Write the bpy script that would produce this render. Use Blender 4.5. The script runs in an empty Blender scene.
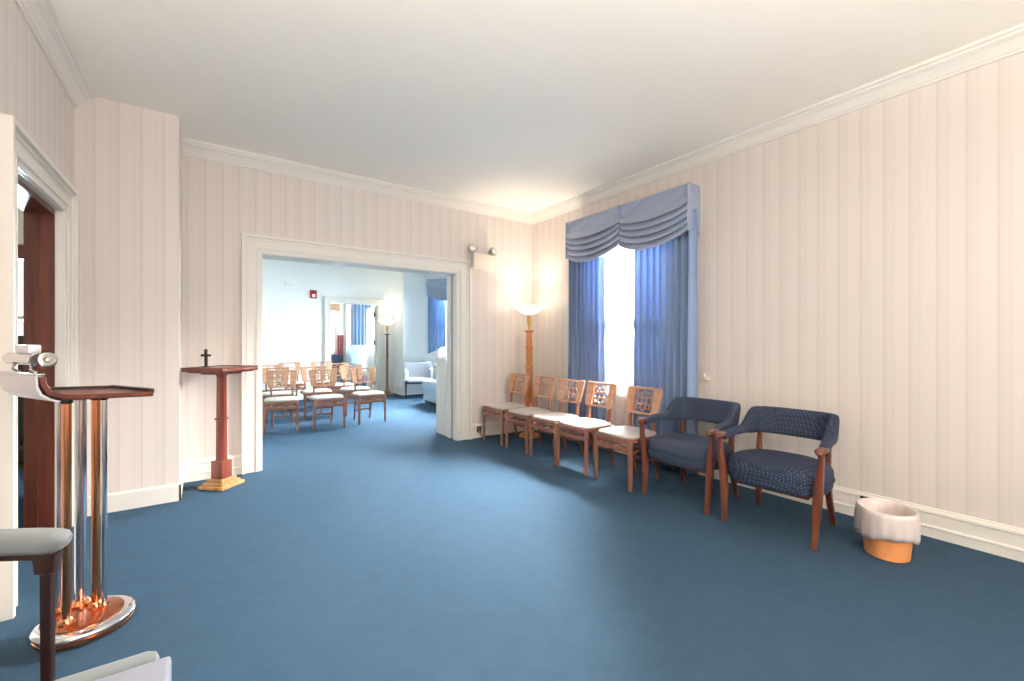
import bpy, bmesh, math, random
from mathutils import Vector, Matrix
PI = math.pi
random.seed(7)
C = bpy.context.scene.collection
H = 1.2                      # camera height
CEIL = 2.88
XL, XR, YB, YF = -0.72, 3.62, 4.58, -2.3     # main room
YN = 4.82                    # next room starts
YFAR = 9.6
XN = 3.52

# ------------------------------------------------------------------ materials
def lin(c):
    return tuple(((v / 255) / 12.92 if v / 255 <= 0.04045 else ((v / 255 + 0.055) / 1.055) ** 2.4) for v in c)

def new_mat(name):
    m = bpy.data.materials.new(name); m.use_nodes = True
    nt = m.node_tree; nt.nodes.clear()
    out = nt.nodes.new('ShaderNodeOutputMaterial')
    b = nt.nodes.new('ShaderNodeBsdfPrincipled')
    nt.links.new(b.outputs[0], out.inputs[0])
    return m, nt, b, out

def mat(name, col, rough=0.5, metal=0.0, var=0.06, scale=8.0, bump=0.0, bscale=200.0, stretch=None, spec=0.5, sheen=0.0, translucent=0.0):
    m, nt, b, out = new_mat(name)
    tc = nt.nodes.new('ShaderNodeTexCoord')
    mp = nt.nodes.new('ShaderNodeMapping')
    if stretch: mp.inputs['Scale'].default_value = stretch
    nt.links.new(tc.outputs['Object'], mp.inputs[0])
    n = nt.nodes.new('ShaderNodeTexNoise'); n.inputs['Scale'].default_value = scale; n.inputs['Detail'].default_value = 4
    nt.links.new(mp.outputs[0], n.inputs['Vector'])
    mix = nt.nodes.new('ShaderNodeMix'); mix.data_type = 'RGBA'
    l = lin(col)
    mix.inputs[6].default_value = (*[v * (1 - var) for v in l], 1)
    mix.inputs[7].default_value = (*[min(1, v * (1 + var)) for v in l], 1)
    nt.links.new(n.outputs[0], mix.inputs[0])
    nt.links.new(mix.outputs[2], b.inputs['Base Color'])
    b.inputs['Roughness'].default_value = rough
    b.inputs['Metallic'].default_value = metal
    b.inputs['Specular IOR Level'].default_value = spec
    if sheen: b.inputs['Sheen Weight'].default_value = sheen
    if bump:
        n2 = nt.nodes.new('ShaderNodeTexNoise'); n2.inputs['Scale'].default_value = bscale
        nt.links.new(tc.outputs['Object'], n2.inputs['Vector'])
        bp = nt.nodes.new('ShaderNodeBump'); bp.inputs['Strength'].default_value = bump; bp.inputs['Distance'].default_value = 0.004
        nt.links.new(n2.outputs[0], bp.inputs['Height']); nt.links.new(bp.outputs[0], b.inputs['Normal'])
    if translucent:
        t = nt.nodes.new('ShaderNodeBsdfTranslucent'); nt.links.new(mix.outputs[2], t.inputs[0])
        ms = nt.nodes.new('ShaderNodeMixShader'); ms.inputs[0].default_value = translucent
        nt.links.new(b.outputs[0], ms.inputs[1]); nt.links.new(t.outputs[0], ms.inputs[2]); nt.links.new(ms.outputs[0], out.inputs[0])
    return m

def wallpaper(name, axis, base, stripe, line, pitch=0.125):
    m, nt, b, out = new_mat(name)
    g = nt.nodes.new('ShaderNodeNewGeometry')
    sp = nt.nodes.new('ShaderNodeSeparateXYZ'); nt.links.new(g.outputs['Position'], sp.inputs[0])
    dv = nt.nodes.new('ShaderNodeMath'); dv.operation = 'MULTIPLY'; dv.inputs[1].default_value = 1 / pitch
    nt.links.new(sp.outputs[axis], dv.inputs[0])
    fr = nt.nodes.new('ShaderNodeMath'); fr.operation = 'FRACT'; nt.links.new(dv.outputs[0], fr.inputs[0])
    r = nt.nodes.new('ShaderNodeValToRGB'); r.color_ramp.interpolation = 'LINEAR'
    e = r.color_ramp.elements
    e[0].position = 0.0; e[0].color = (*lin(line), 1)
    e[1].position = 1.0; e[1].color = (*lin(line), 1)
    for p, c in ((0.04, line), (0.09, base), (0.56, base), (0.62, stripe), (0.74, stripe), (0.78, base), (0.82, stripe), (0.94, stripe)):
        k = e.new(p); k.color = (*lin(c), 1)
    nt.links.new(fr.outputs[0], r.inputs[0])
    # faint vertical weave
    mp = nt.nodes.new('ShaderNodeMapping'); mp.inputs['Scale'].default_value = (90, 90, 3)
    nt.links.new(g.outputs['Position'], mp.inputs[0])
    n = nt.nodes.new('ShaderNodeTexNoise'); n.inputs['Scale'].default_value = 1.0; n.inputs['Detail'].default_value = 3
    nt.links.new(mp.outputs[0], n.inputs['Vector'])
    mx = nt.nodes.new('ShaderNodeMix'); mx.data_type = 'RGBA'; mx.blend_type = 'MULTIPLY'; mx.inputs[0].default_value = 0.06
    nt.links.new(r.outputs[0], mx.inputs[6]); nt.links.new(n.outputs[0], mx.inputs[7])
    nt.links.new(mx.outputs[2], b.inputs['Base Color'])
    b.inputs['Roughness'].default_value = 0.55
    b.inputs['Specular IOR Level'].default_value = 0.35
    return m

def carpet_mat():
    m, nt, b, out = new_mat('carpet')
    g = nt.nodes.new('ShaderNodeNewGeometry')
    n1 = nt.nodes.new('ShaderNodeTexNoise'); n1.inputs['Scale'].default_value = 320; n1.inputs['Detail'].default_value = 2
    n2 = nt.nodes.new('ShaderNodeTexNoise'); n2.inputs['Scale'].default_value = 9; n2.inputs['Detail'].default_value = 8; n2.inputs['Roughness'].default_value = 0.75
    nt.links.new(g.outputs['Position'], n1.inputs['Vector']); nt.links.new(g.outputs['Position'], n2.inputs['Vector'])
    r = nt.nodes.new('ShaderNodeValToRGB')
    e = r.color_ramp.elements
    e[0].position = 0.3; e[0].color = (*lin((50, 72, 91)), 1)
    e[1].position = 0.7; e[1].color = (*lin((62, 86, 106)), 1)
    nt.links.new(n1.outputs[0], r.inputs[0])
    r2 = nt.nodes.new('ShaderNodeValToRGB')
    r2.color_ramp.elements[0].position = 0.35; r2.color_ramp.elements[0].color = (0.86, 0.86, 0.86, 1)
    r2.color_ramp.elements[1].position = 0.65; r2.color_ramp.elements[1].color = (1.0, 1.0, 1.0, 1)
    nt.links.new(n2.outputs[0], r2.inputs[0])
    mx = nt.nodes.new('ShaderNodeMix'); mx.data_type = 'RGBA'; mx.blend_type = 'MULTIPLY'; mx.inputs[0].default_value = 1
    nt.links.new(r.outputs[0], mx.inputs[6]); nt.links.new(r2.outputs[0], mx.inputs[7])
    nt.links.new(mx.outputs[2], b.inputs['Base Color'])
    b.inputs['Roughness'].default_value = 0.95; b.inputs['Specular IOR Level'].default_value = 0.1
    bp = nt.nodes.new('ShaderNodeBump'); bp.inputs['Strength'].default_value = 0.5; bp.inputs['Distance'].default_value = 0.006
    nt.links.new(n1.outputs[0], bp.inputs['Height']); nt.links.new(bp.outputs[0], b.inputs['Normal'])
    return m

def wood(name, dark, light, rough=0.38, axis='Z', scale=22):
    m, nt, b, out = new_mat(name)
    tc = nt.nodes.new('ShaderNodeTexCoord'); mp = nt.nodes.new('ShaderNodeMapping')
    s = {'X': (0.08, 1, 1), 'Y': (1, 0.08, 1), 'Z': (1, 1, 0.08)}[axis]
    mp.inputs['Scale'].default_value = s
    nt.links.new(tc.outputs['Object'], mp.inputs[0])
    n = nt.nodes.new('ShaderNodeTexNoise'); n.inputs['Scale'].default_value = scale; n.inputs['Detail'].default_value = 6; n.inputs['Distortion'].default_value = 0.6
    nt.links.new(mp.outputs[0], n.inputs['Vector'])
    r = nt.nodes.new('ShaderNodeValToRGB')
    r.color_ramp.elements[0].position = 0.32; r.color_ramp.elements[0].color = (*lin(dark), 1)
    r.color_ramp.elements[1].position = 0.68; r.color_ramp.elements[1].color = (*lin(light), 1)
    nt.links.new(n.outputs[0], r.inputs[0]); nt.links.new(r.outputs[0], b.inputs['Base Color'])
    b.inputs['Roughness'].default_value = rough
    return m

def dotted_fabric(name, base, dot):
    m, nt, b, out = new_mat(name)
    tc = nt.nodes.new('ShaderNodeTexCoord')
    mp = nt.nodes.new('ShaderNodeMapping'); mp.inputs['Scale'].default_value = (75, 75, 75); mp.inputs['Rotation'].default_value = (0.6, 0.6, 0.78)
    nt.links.new(tc.outputs['Object'], mp.inputs[0])
    v = nt.nodes.new('ShaderNodeTexVoronoi'); v.inputs['Scale'].default_value = 1.0; v.inputs['Randomness'].default_value = 0.0
    nt.links.new(mp.outputs[0], v.inputs['Vector'])
    r = nt.nodes.new('ShaderNodeValToRGB')
    r.color_ramp.elements[0].position = 0.26; r.color_ramp.elements[0].color = (*lin(dot), 1)
    r.color_ramp.elements[1].position = 0.36; r.color_ramp.elements[1].color = (*lin(base), 1)
    nt.links.new(v.outputs['Distance'], r.inputs[0]); nt.links.new(r.outputs[0], b.inputs['Base Color'])
    b.inputs['Roughness'].default_value = 0.8; b.inputs['Specular IOR Level'].default_value = 0.3
    return m

def emit_mat(name, col, strength):
    m, nt, b, out = new_mat(name)
    b.inputs['Base Color'].default_value = (*lin(col), 1)
    b.inputs['Emission Color'].default_value = (*lin(col), 1)
    b.inputs['Emission Strength'].default_value = strength
    return m

def glass_mat():
    m, nt, b, out = new_mat('window_glass'); nt.nodes.remove(b)
    t = nt.nodes.new('ShaderNodeBsdfTransparent'); g = nt.nodes.new('ShaderNodeBsdfGlossy'); g.inputs['Roughness'].default_value = 0.02
    f = nt.nodes.new('ShaderNodeFresnel'); f.inputs[0].default_value = 1.3
    ms = nt.nodes.new('ShaderNodeMixShader')
    nt.links.new(f.outputs[0], ms.inputs[0]); nt.links.new(t.outputs[0], ms.inputs[1]); nt.links.new(g.outputs[0], ms.inputs[2])
    nt.links.new(ms.outputs[0], out.inputs[0])
    return m

def sheer_mat(name, col, see=0.25):
    m, nt, b, out = new_mat(name); nt.nodes.remove(b)
    t = nt.nodes.new('ShaderNodeBsdfTransparent'); tl = nt.nodes.new('ShaderNodeBsdfTranslucent'); d = nt.nodes.new('ShaderNodeBsdfDiffuse')
    tl.inputs[0].default_value = (*lin(col), 1); d.inputs[0].default_value = (*lin(col), 1)
    m1 = nt.nodes.new('ShaderNodeMixShader'); m1.inputs[0].default_value = 0.5
    nt.links.new(tl.outputs[0], m1.inputs[1]); nt.links.new(d.outputs[0], m1.inputs[2])
    m2 = nt.nodes.new('ShaderNodeMixShader'); m2.inputs[0].default_value = see
    nt.links.new(m1.outputs[0], m2.inputs[1]); nt.links.new(t.outputs[0], m2.inputs[2])
    nt.links.new(m2.outputs[0], out.inputs[0])
    return m

WB, WS, WLN = (225, 215, 207), (221, 211, 203), (215, 204, 195)
M = {}
M['paperX'] = wallpaper('wallpaper_along_x', 0, WB, WS, WLN)
M['paperY'] = wallpaper('wallpaper_along_y', 1, WB, WS, WLN)
M['ceil'] = mat('ceiling_paint', (248, 244, 234), 0.85, var=0.01, scale=3)
M['trim'] = mat('trim_paint', (228, 223, 214), 0.4, var=0.015, scale=5)
M['plainwall'] = mat('white_wall_paint', (238, 238, 234), 0.8, var=0.015, scale=2)
M['creamwall'] = mat('cream_wall_paint', (236, 226, 204), 0.8, var=0.02, scale=2)
M['carpet'] = carpet_mat()
M['slot'] = mat('door_slot_paint', (165, 166, 164), 0.6, var=0.02)
M['mahog'] = wood('mahogany', (74, 32, 20), (110, 52, 32), 0.35)
M['darkwood'] = wood('dark_wood', (34, 17, 13), (50, 26, 19), 0.3)
M['chairwood'] = wood('folding_chair_wood', (116, 72, 54), (148, 98, 74), 0.38)
M['panelwood'] = wood('panel_wood', (168, 120, 90), (190, 142, 110), 0.4, 'X', 14)
M['armwood'] = wood('armchair_wood', (82, 42, 28), (114, 62, 42), 0.3)
M['vinyl'] = mat('seat_vinyl', (186, 178, 172), 0.5, var=0.05, scale=30, bump=0.15, bscale=90)
M['navy'] = dotted_fabric('navy_dotted_fabric', (32, 42, 62), (84, 94, 118))
M['navyplain'] = mat('navy_fabric', (38, 50, 72), 0.8, var=0.12, scale=60, bump=0.1)
M['curtain'] = mat('curtain_fabric', (144, 166, 200), 0.55, var=0.05, scale=30, spec=0.4, sheen=0.1, translucent=0.16)
M['valance'] = mat('valance_fabric', (148, 158, 182), 0.42, var=0.04, scale=30, spec=0.4, sheen=0.3)
M['sheer'] = sheer_mat('sheer_fabric', (250, 250, 250), 0.4)
M['glass'] = glass_mat()
M['chrome'] = mat('chrome', (226, 226, 228), 0.12, 1.0, var=0.01)
M['copper'] = mat('copper', (224, 150, 104), 0.16, 1.0, var=0.04)
M['copperplate'] = mat('copper_plate', (170, 104, 76), 0.22, 1.0, var=0.06)
M['alu'] = mat('brushed_aluminium', (222, 222, 230), 0.32, 0.75, var=0.02)
M['brass'] = mat('brass', (206, 168, 96), 0.3, 1.0, var=0.05)
M['bronze'] = mat('bronze', (120, 96, 76), 0.35, 1.0, var=0.05)
M['gilt'] = wood('gilt_wood', (150, 108, 62), (186, 144, 92), 0.35)
M['column'] = wood('lamp_column_wood', (170, 98, 46), (200, 126, 66), 0.35)
M['pedwood'] = wood('pedestal_wood', (96, 42, 30), (136, 68, 50), 0.32)
M['bin'] = mat('orange_plastic', (226, 150, 92), 0.45, var=0.05)
M['bag'] = mat('bin_liner_plastic', (226, 212, 206), 0.4, var=0.04, scale=14, bump=0.6, bscale=28, translucent=0.15)
M['pale'] = mat('pale_upholstery', (108, 113, 115), 0.75, var=0.04, scale=40, sheen=0.15, bump=0.1)
M['white'] = mat('white_upholstery', (206, 207, 214), 0.75, var=0.03, scale=40)
M['lavender'] = mat('lavender_white_upholstery', (126, 128, 139), 0.75, var=0.03, scale=40)
M['paleblue'] = mat('pale_blue_upholstery', (168, 192, 210), 0.75, var=0.05, scale=40)
M['black'] = mat('black_plastic', (26, 24, 24), 0.45, var=0.05)
M['cream'] = mat('cream_plastic', (236, 226, 208), 0.5, var=0.02)
M['steel'] = mat('brushed_steel', (176, 174, 168), 0.3, 1.0, var=0.03)
M['red'] = mat('red_plastic', (168, 46, 50), 0.4, var=0.05)
M['redcloth'] = mat('red_cloth', (176, 104, 104), 0.8, var=0.1)
M['blind'] = mat('tan_blind', (206, 160, 122), 0.7, var=0.08)
M['bulb'] = emit_mat('lamp_glass_glow', (255, 240, 216), 1.6)
M['bulb2'] = emit_mat('far_lamp_glass_glow', (255, 240, 220), 1.0)
M['fixture'] = emit_mat('added_ceiling_lamp_glow', (255, 240, 220), 3.0)  # glowing bowl of the added ceiling light
M['lens'] = emit_mat('clear_lens', (240, 240, 236), 0.0)

# ------------------------------------------------------------------ mesh helpers
class MB:
    def __init__(self): self.bm = bmesh.new()
    def box(self, x0, x1, y0, y1, z0, z1, bev=0.0, mtx=None):
        r = bmesh.ops.create_cube(self.bm, size=1.0)
        vs = r['verts']
        for v in vs:
            v.co = Vector((x0 + (v.co.x + .5) * (x1 - x0), y0 + (v.co.y + .5) * (y1 - y0), z0 + (v.co.z + .5) * (z1 - z0)))
        if bev:
            es = list({e for v in vs for e in v.link_edges})
            rb = bmesh.ops.bevel(self.bm, geom=es, offset=bev, segments=3, affect='EDGES', profile=0.6)
            vs = list({v for f in rb['faces'] for v in f.verts} | {v for v in vs if v.is_valid})
        if mtx is not None: bmesh.ops.transform(self.bm, matrix=mtx, verts=vs)
        return self
    def ring(self, pts): return [self.bm.verts.new(p) for p in pts]
    def bridge(self, a, b, closed=True):
        n = len(a); fs = []
        for i in range(n if closed else n - 1):
            j = (i + 1) % n
            self.bm.faces.new((a[i], a[j], b[j], b[i]))
    def loft(self, rings, cap=True, closed=True):
        rs = [self.ring(r) for r in rings]
        for a, b in zip(rs, rs[1:]): self.bridge(a, b, closed)
        if cap and closed:
            self.bm.faces.new(list(reversed(rs[0]))); self.bm.faces.new(rs[-1])
        return self
    def sweep(self, path, radii, seg=10, square=0.0, up=(0, 0, 1), cap=True):
        """tube along a path; radii a number, a list, or list of (ru, rv). square>0 makes rounded-square sections."""
        path = [Vector(p) for p in path]; n = len(path)
        rings = []
        for i, p in enumerate(path):
            t = (path[min(i + 1, n - 1)] - path[max(i - 1, 0)]).normalized()
            u = Vector(up)
            if abs(t.dot(u)) > 0.97: u = Vector((0, 1, 0)) if abs(t.y) < .9 else Vector((1, 0, 0))
            a = t.cross(u).normalized(); b = a.cross(t).normalized()
            r = radii[i] if isinstance(radii, (list,)) else radii
            ru, rv = r if isinstance(r, tuple) else (r, r)
            pts = []
            for k in range(seg):
                th = 2 * PI * (k + .5) / seg
                c, s = math.cos(th), math.sin(th)
                if square:
                    e = 2.0 / (2 + square * 6)
                    c = math.copysign(abs(c) ** e, c); s = math.copysign(abs(s) ** e, s)
                pts.append(p + a * c * ru + b * s * rv)
            rings.append(pts)
        return self.loft(rings, cap)
    def lathe(self, prof, seg=32, at=(0, 0, 0), sx=1, sy=1, cap=True, wob=None):
        rings = []
        for r, z in prof:
            rings.append([Vector((at[0] + max(r, 1e-4) * sx * math.cos(2 * PI * k / seg), at[1] + max(r, 1e-4) * sy * math.sin(2 * PI * k / seg), at[2] + z)) + (wob(r, z, 2 * PI * k / seg) if wob else Vector((0, 0, 0))) for k in range(seg)])
        return self.loft(rings, cap)
    def prism(self, outline, d, axis='z', bev=0):
        """outline 2D list, extruded by d along axis."""
        def P(a, b, h):
            return {'z': (a, b, h), 'y': (a, h, b), 'x': (h, a, b)}[axis]
        r0 = self.ring([P(a, b, d[0]) for a, b in outline]); r1 = self.ring([P(a, b, d[1]) for a, b in outline])
        self.bridge(r0, r1)
        self.bm.faces.new(list(reversed(r0))); self.bm.faces.new(r1)
        return self
    def grid(self, f, nu, nv):
        vs = [[self.bm.verts.new(f(i / nu, j / nv)) for j in range(nv + 1)] for i in range(nu + 1)]
        for i in range(nu):
            for j in range(nv):
                self.bm.faces.new((vs[i][j], vs[i + 1][j], vs[i + 1][j + 1], vs[i][j + 1]))
        return self
    def build(self, name, m, parent=None, smooth=True, subd=0, solid=0.0, bevel=0.0):
        bmesh.ops.recalc_face_normals(self.bm, faces=self.bm.faces)
        me = bpy.data.meshes.new(name)
        self.bm.to_mesh(me); self.bm.free()
        me.materials.append(m)
        if smooth:
            for p in me.polygons: p.use_smooth = True
        o = bpy.data.objects.new(name, me); C.objects.link(o)
        if parent: o.parent = parent
        if smooth:
            try: me.set_sharp_from_angle(angle=math.radians(38))
            except Exception: pass
        if solid:
            s = o.modifiers.new('solid', 'SOLIDIFY'); s.thickness = solid; s.offset = 0
        if bevel:
            b = o.modifiers.new('bev', 'BEVEL'); b.width = bevel; b.segments = 2; b.limit_method = 'ANGLE'; b.angle_limit = math.radians(40)
        if subd:
            s = o.modifiers.new('sub', 'SUBSURF'); s.levels = subd; s.render_levels = subd
        return o

def thing(name, label, cat, loc=(0, 0, 0), rz=0.0, group=None):
    o = bpy.data.objects.new(name, None); C.objects.link(o)
    o.location = loc; o.rotation_euler = (0, 0, rz); o.empty_display_size = 0.1
    o['label'] = label; o['category'] = cat
    if group: o['group'] = group
    return o
def tag(o, label, cat, group=None):
    o['label'] = label; o['category'] = cat
    if group: o['group'] = group
    return o
def struct(o, label=None, cat=None):
    o['kind'] = 'structure'
    if label: o['label'] = label
    if cat: o['category'] = cat
    return o
KIDS = {}
def dup(root, loc, rz, label, group=None):
    def kids(o): return [c for c in bpy.data.objects if c.parent == o]
    r = root.copy(); C.objects.link(r); r.location = loc; r.rotation_euler = (0, 0, rz); r['label'] = label
    if group: r['group'] = group
    for ch in kids(root):
        c = ch.copy(); C.objects.link(c); c.parent = r
        for g in kids(ch):
            d = g.copy(); C.objects.link(d); d.parent = c
    return r
def R(d): return math.radians(d)
def frame_yz(mb, x0, x1, y0, y1, z0, z1, w, bottom=True):      # rectangular frame of bars in a YZ plane
    mb.box(x0, x1, y0, y0 + w, z0, z1); mb.box(x0, x1, y1 - w, y1, z0, z1)
    mb.box(x0, x1, y0 + w, y1 - w, z1 - w, z1)
    if bottom: mb.box(x0, x1, y0 + w, y1 - w, z0, z0 + w)
    return mb
def frame_xz(mb, x0, x1, y0, y1, z0, z1, w, bottom=True):
    mb.box(x0, x0 + w, y0, y1, z0, z1); mb.box(x1 - w, x1, y0, y1, z0, z1)
    mb.box(x0 + w, x1 - w, y0, y1, z1 - w, z1)
    if bottom: mb.box(x0 + w, x1 - w, y0, y1, z0, z0 + w)
    return mb

# ------------------------------------------------------------------ the setting
struct(MB().box(-4.2, 6.2, -2.6, 13.2, -0.1, 0.0).build('floor', M['carpet'], smooth=False), 'blue wall to wall carpet over the whole floor', 'floor')
struct(MB().box(-1.95, XR + .2, YF - .2, YB + .12, CEIL, CEIL + .1).build('ceiling', M['ceil'], smooth=False), 'plain off white ceiling of the front room', 'ceiling')
struct(MB().box(XL - .155, 6.2, YB + .12, YFAR + .08, CEIL, CEIL + .1).build('ceiling_next', M['ceil'], smooth=False), 'white ceiling of the room beyond the wide opening', 'ceiling')
struct(MB().box(XL - .155, 6.2, YFAR + .08, 13.2, CEIL, CEIL + .1).build('ceiling_far', M['ceil'], smooth=False), 'white ceiling of the farthest room', 'ceiling')
struct(MB().box(-4.2, XL - .155, 2.62, 6.6, CEIL + .002, CEIL + .11).build('ceiling_side', M['ceil'], smooth=False), 'ceiling of the side room behind the dark wood doorway', 'ceiling')

WY0, WY1, WZ0, WZ1 = 2.40, 3.52, 0.62, 2.36           # main window hole
m = MB()
m.box(XR, XR + .2, YF - .2, WY0, 0, CEIL); m.box(XR, XR + .2, WY1, YN - .12, 0, CEIL)
m.box(XR, XR + .2, WY0, WY1, 0, WZ0); m.box(XR, XR + .2, WY0, WY1, WZ1, CEIL)
struct(m.build('wall_right', M['paperY'], smooth=False), 'long right wall in cream striped wallpaper', 'wall')
OX0, OX1, OZ = 0.43, 2.447, 2.0
m = MB()
m.box(XL - .155, OX0 - .02, YB, YN - .12, 0, CEIL); m.box(OX1 + .02, XR, YB, YN - .12, 0, CEIL); m.box(OX0 - .02, OX1 + .02, YB, YN - .12, OZ + .02, CEIL)
struct(m.build('wall_back', M['paperX'], smooth=False), 'back wall in cream striped wallpaper around the wide opening', 'wall')
m = MB()
m.box(XL - .155, OX0 - .02, YN - .12, YN, 0, CEIL); m.box(OX1 + .02, XN + .3, YN - .12, YN, 0, CEIL); m.box(OX0 - .02, OX1 + .02, YN - .12, YN, OZ + .02, CEIL)
struct(m.build('wall_partition', M['plainwall'], smooth=False), 'white far side of the wall around the wide opening', 'wall')
DY0, DY1, DZ = 2.93, 3.78, 2.0
WT, YJ, XW = .155, 2.62, -1.75
m = MB()
m.box(XL - WT, XL, YJ, DY0 - .02, 0, CEIL); m.box(XL - WT, XL, DY1 + .02, YB, 0, CEIL); m.box(XL - WT, XL, DY0 - .02, DY1 + .02, DZ + .02, CEIL)
m.box(XW - .2, XW, YF - .2, YJ + .13, 0, CEIL); m.box(XW, XL - WT, YJ, YJ + .13, 0, CEIL)
struct(m.build('wall_left', M['paperY'], smooth=False), 'left wall in cream striped wallpaper with doorway', 'wall')
struct(MB().box(XL, -0.16, 4.08, YB, 0, CEIL).build('wall_pier', M['paperX'], smooth=False), 'wallpapered pier jutting out of the back left corner', 'wall')
SW = (0.5, 2.6, 0.75, 2.35)     # unseen window added behind the viewer as a daylight source
m = MB()
m.box(-1.95, SW[0], YF - .2, YF, 0, CEIL); m.box(SW[1], XR + .2, YF - .2, YF, 0, CEIL)
m.box(SW[0], SW[1], YF - .2, YF, 0, SW[2]); m.box(SW[0], SW[1], YF - .2, YF, SW[3], CEIL)
struct(m.build('wall_front', M['paperX'], smooth=False), 'wallpapered wall behind the viewer', 'wall')
# crown moulding, baseboards
def crown_profile(s=1.0):
    return [(0, 0), (0.012, 0.0), (0.014, 0.014), (0.022, 0.018), (0.030, 0.034), (0.052, 0.062), (0.078, 0.078), (0.080, 0.09), (0.096, 0.094), (0.100, 0.11), (0, 0.11)]
def base_profile():
    return [(0, 0), (0.020, 0), (0.020, 0.055), (0.026, 0.060), (0.024, 0.068), (0.018, 0.074), (0.016, 0.140), (0.022, 0.146), (0.020, 0.160), (0.010, 0.166), (0.008, 0.176), (0, 0.178)]
def run(name, prof, z, segs, m_, label, cat):
    """segs: list of (ax, fixed, inward, a0, a1): straight moulding runs, one mesh."""
    mb = MB()
    for ax, fixed, inw, a0, a1 in segs:
        pts = lambda a: [Vector((fixed + inw * p, a, z + q)) if ax == 'y' else Vector((a, fixed + inw * p, z + q)) for p, q in prof]
        mb.loft([pts(a0), pts(a1)])
    return struct(mb.build(name, m_, smooth=False), label, cat)
CZ = CEIL - 0.11
run('trim_1', crown_profile(), CZ, [('y', XR, -1, YF, YB)], M['trim'], 'white crown moulding along the right wall', 'crown moulding')
run('trim_2', crown_profile(), CZ, [('x', YB, -1, -0.16, XR)], M['trim'], 'white crown moulding above the wide opening', 'crown moulding')
run('trim_3', crown_profile(), CZ, [('y', XL, 1, YJ, 4.08), ('x', YJ, -1, -1.75, XL), ('y', -1.75, 1, YF, YJ)], M['trim'], 'white crown moulding along the left wall', 'crown moulding')
run('baseboard_right', base_profile(), 0, [('y', XR, -1, YF, YB)], M['trim'], 'tall white baseboard along the right wall', 'baseboard')
run('baseboard_back', base_profile(), 0, [('x', YB, -1, -0.16, OX0 - .165), ('x', YB, -1, OX1 + .19, XR)], M['trim'], 'white baseboard along the back wall', 'baseboard')
run('baseboard_pier', [(0, 0), (.012, 0), (.012, .118), (.008, .128), (0, .13)], 0, [('x', 4.08, -1, XL + .03, -0.16 + .012), ('y', -0.16, 1, 4.068, YB - .02)], M['trim'], 'white baseboard around the wallpapered pier', 'baseboard')
run('baseboard_left', base_profile(), 0, [('x', YJ, -1, -1.75, XL), ('y', -1.75, 1, YF, YJ)], M['trim'], 'white baseboard along the left wall', 'baseboard')
run('baseboard_far', base_profile(), 0, [('x', YFAR, -1, XL, 2.04), ('x', YFAR, -1, 3.32, XN), ('y', XN, -1, 9.03, YFAR)], M['trim'], 'white baseboard of the far wall in the next room', 'baseboard')

# casings: mitred flat frame with back band, one mesh each
def casing_x(name, x0, x1, y, z1, w, inw, label, wr=None):     # opening in a wall along X; inw = -1 towards -Y
    wr = wr or w
    mb = MB()
    def slab(a0, a1, zt, t0, t1):
        ya, yb = sorted((y, y + inw * t1))
        return ya, yb
    for (i0, i1, t) in ((.03, .24, .014), (.24, .31, .028), (.31, .70, .019), (.70, .77, .030), (.77, .84, .024), (.84, 1, .046)):
        ya, yb = sorted((y, y + inw * t))
        mb.box(x0 - w * i1, x0 - w * i0, ya, yb, 0, z1 + w * i0)
        mb.box(x1 + wr * i0, x1 + wr * i1, ya, yb, 0, z1 + w * i0)
        mb.box(x0 - w * i1, x1 + wr * i1, ya, yb, z1 + w * i0, z1 + w * i1)
    return struct(mb.build(name, M['trim'], smooth=False), label, 'door casing')
def casing_y(name, y0, y1, x, z1, w, inw, label):
    mb = MB()
    for (i0, i1, t) in ((.03, .24, .014), (.24, .31, .028), (.31, .70, .019), (.70, .77, .030), (.77, .84, .024), (.84, 1, .046)):
        xa, xb = sorted((x, x + inw * t))
        mb.box(xa, xb, y0 - w * i1, y0 - w * i0, 0, z1 + w * i0)
        mb.box(xa, xb, y1 + w * i0, y1 + w * i1, 0, z1 + w * i0)
        mb.box(xa, xb, y0 - w * i1, y1 + w * i1, z1 + w * i0, z1 + w * i1)
    return struct(mb.build(name, M['trim'], smooth=False), label, 'door casing')
casing_x('trim_4', OX0, OX1, YB, OZ, 0.165, -1, 'wide white moulded casing around the large opening', 0.19)
casing_y('trim_5', DY0, DY1, XL, DZ, 0.17, 1, 'white casing around the dark wood doorway at left')
casing_x('trim_6', 2.16, 3.16, YFAR, 2.0, 0.13, -1, 'white casing around the doorway in the far wall')
# jamb linings of the wide opening, with the pocket slot
mb = MB()
mb.box(OX0 - .02, OX0, YB, YN + .01, 0, OZ + .02); mb.box(OX0, OX1, YB, YN + .01, OZ, OZ + .02)
mb.box(OX1, OX1 + .02, YB, YB + .08, 0, OZ + .02); mb.box(OX1, OX1 + .02, YB + .16, YN + .01, 0, OZ + .02)
struct(mb.build('trim_7', M['trim'], smooth=False), 'white lining boards inside the wide opening', 'jamb')
struct(MB().box(OX1 + .012, OX1 + .03, YB + .08, YB + .16, 0, OZ).build('trim_8', M['slot'], smooth=False), 'grey pocket door edge set in the right jamb of the wide opening', 'jamb')
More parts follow.
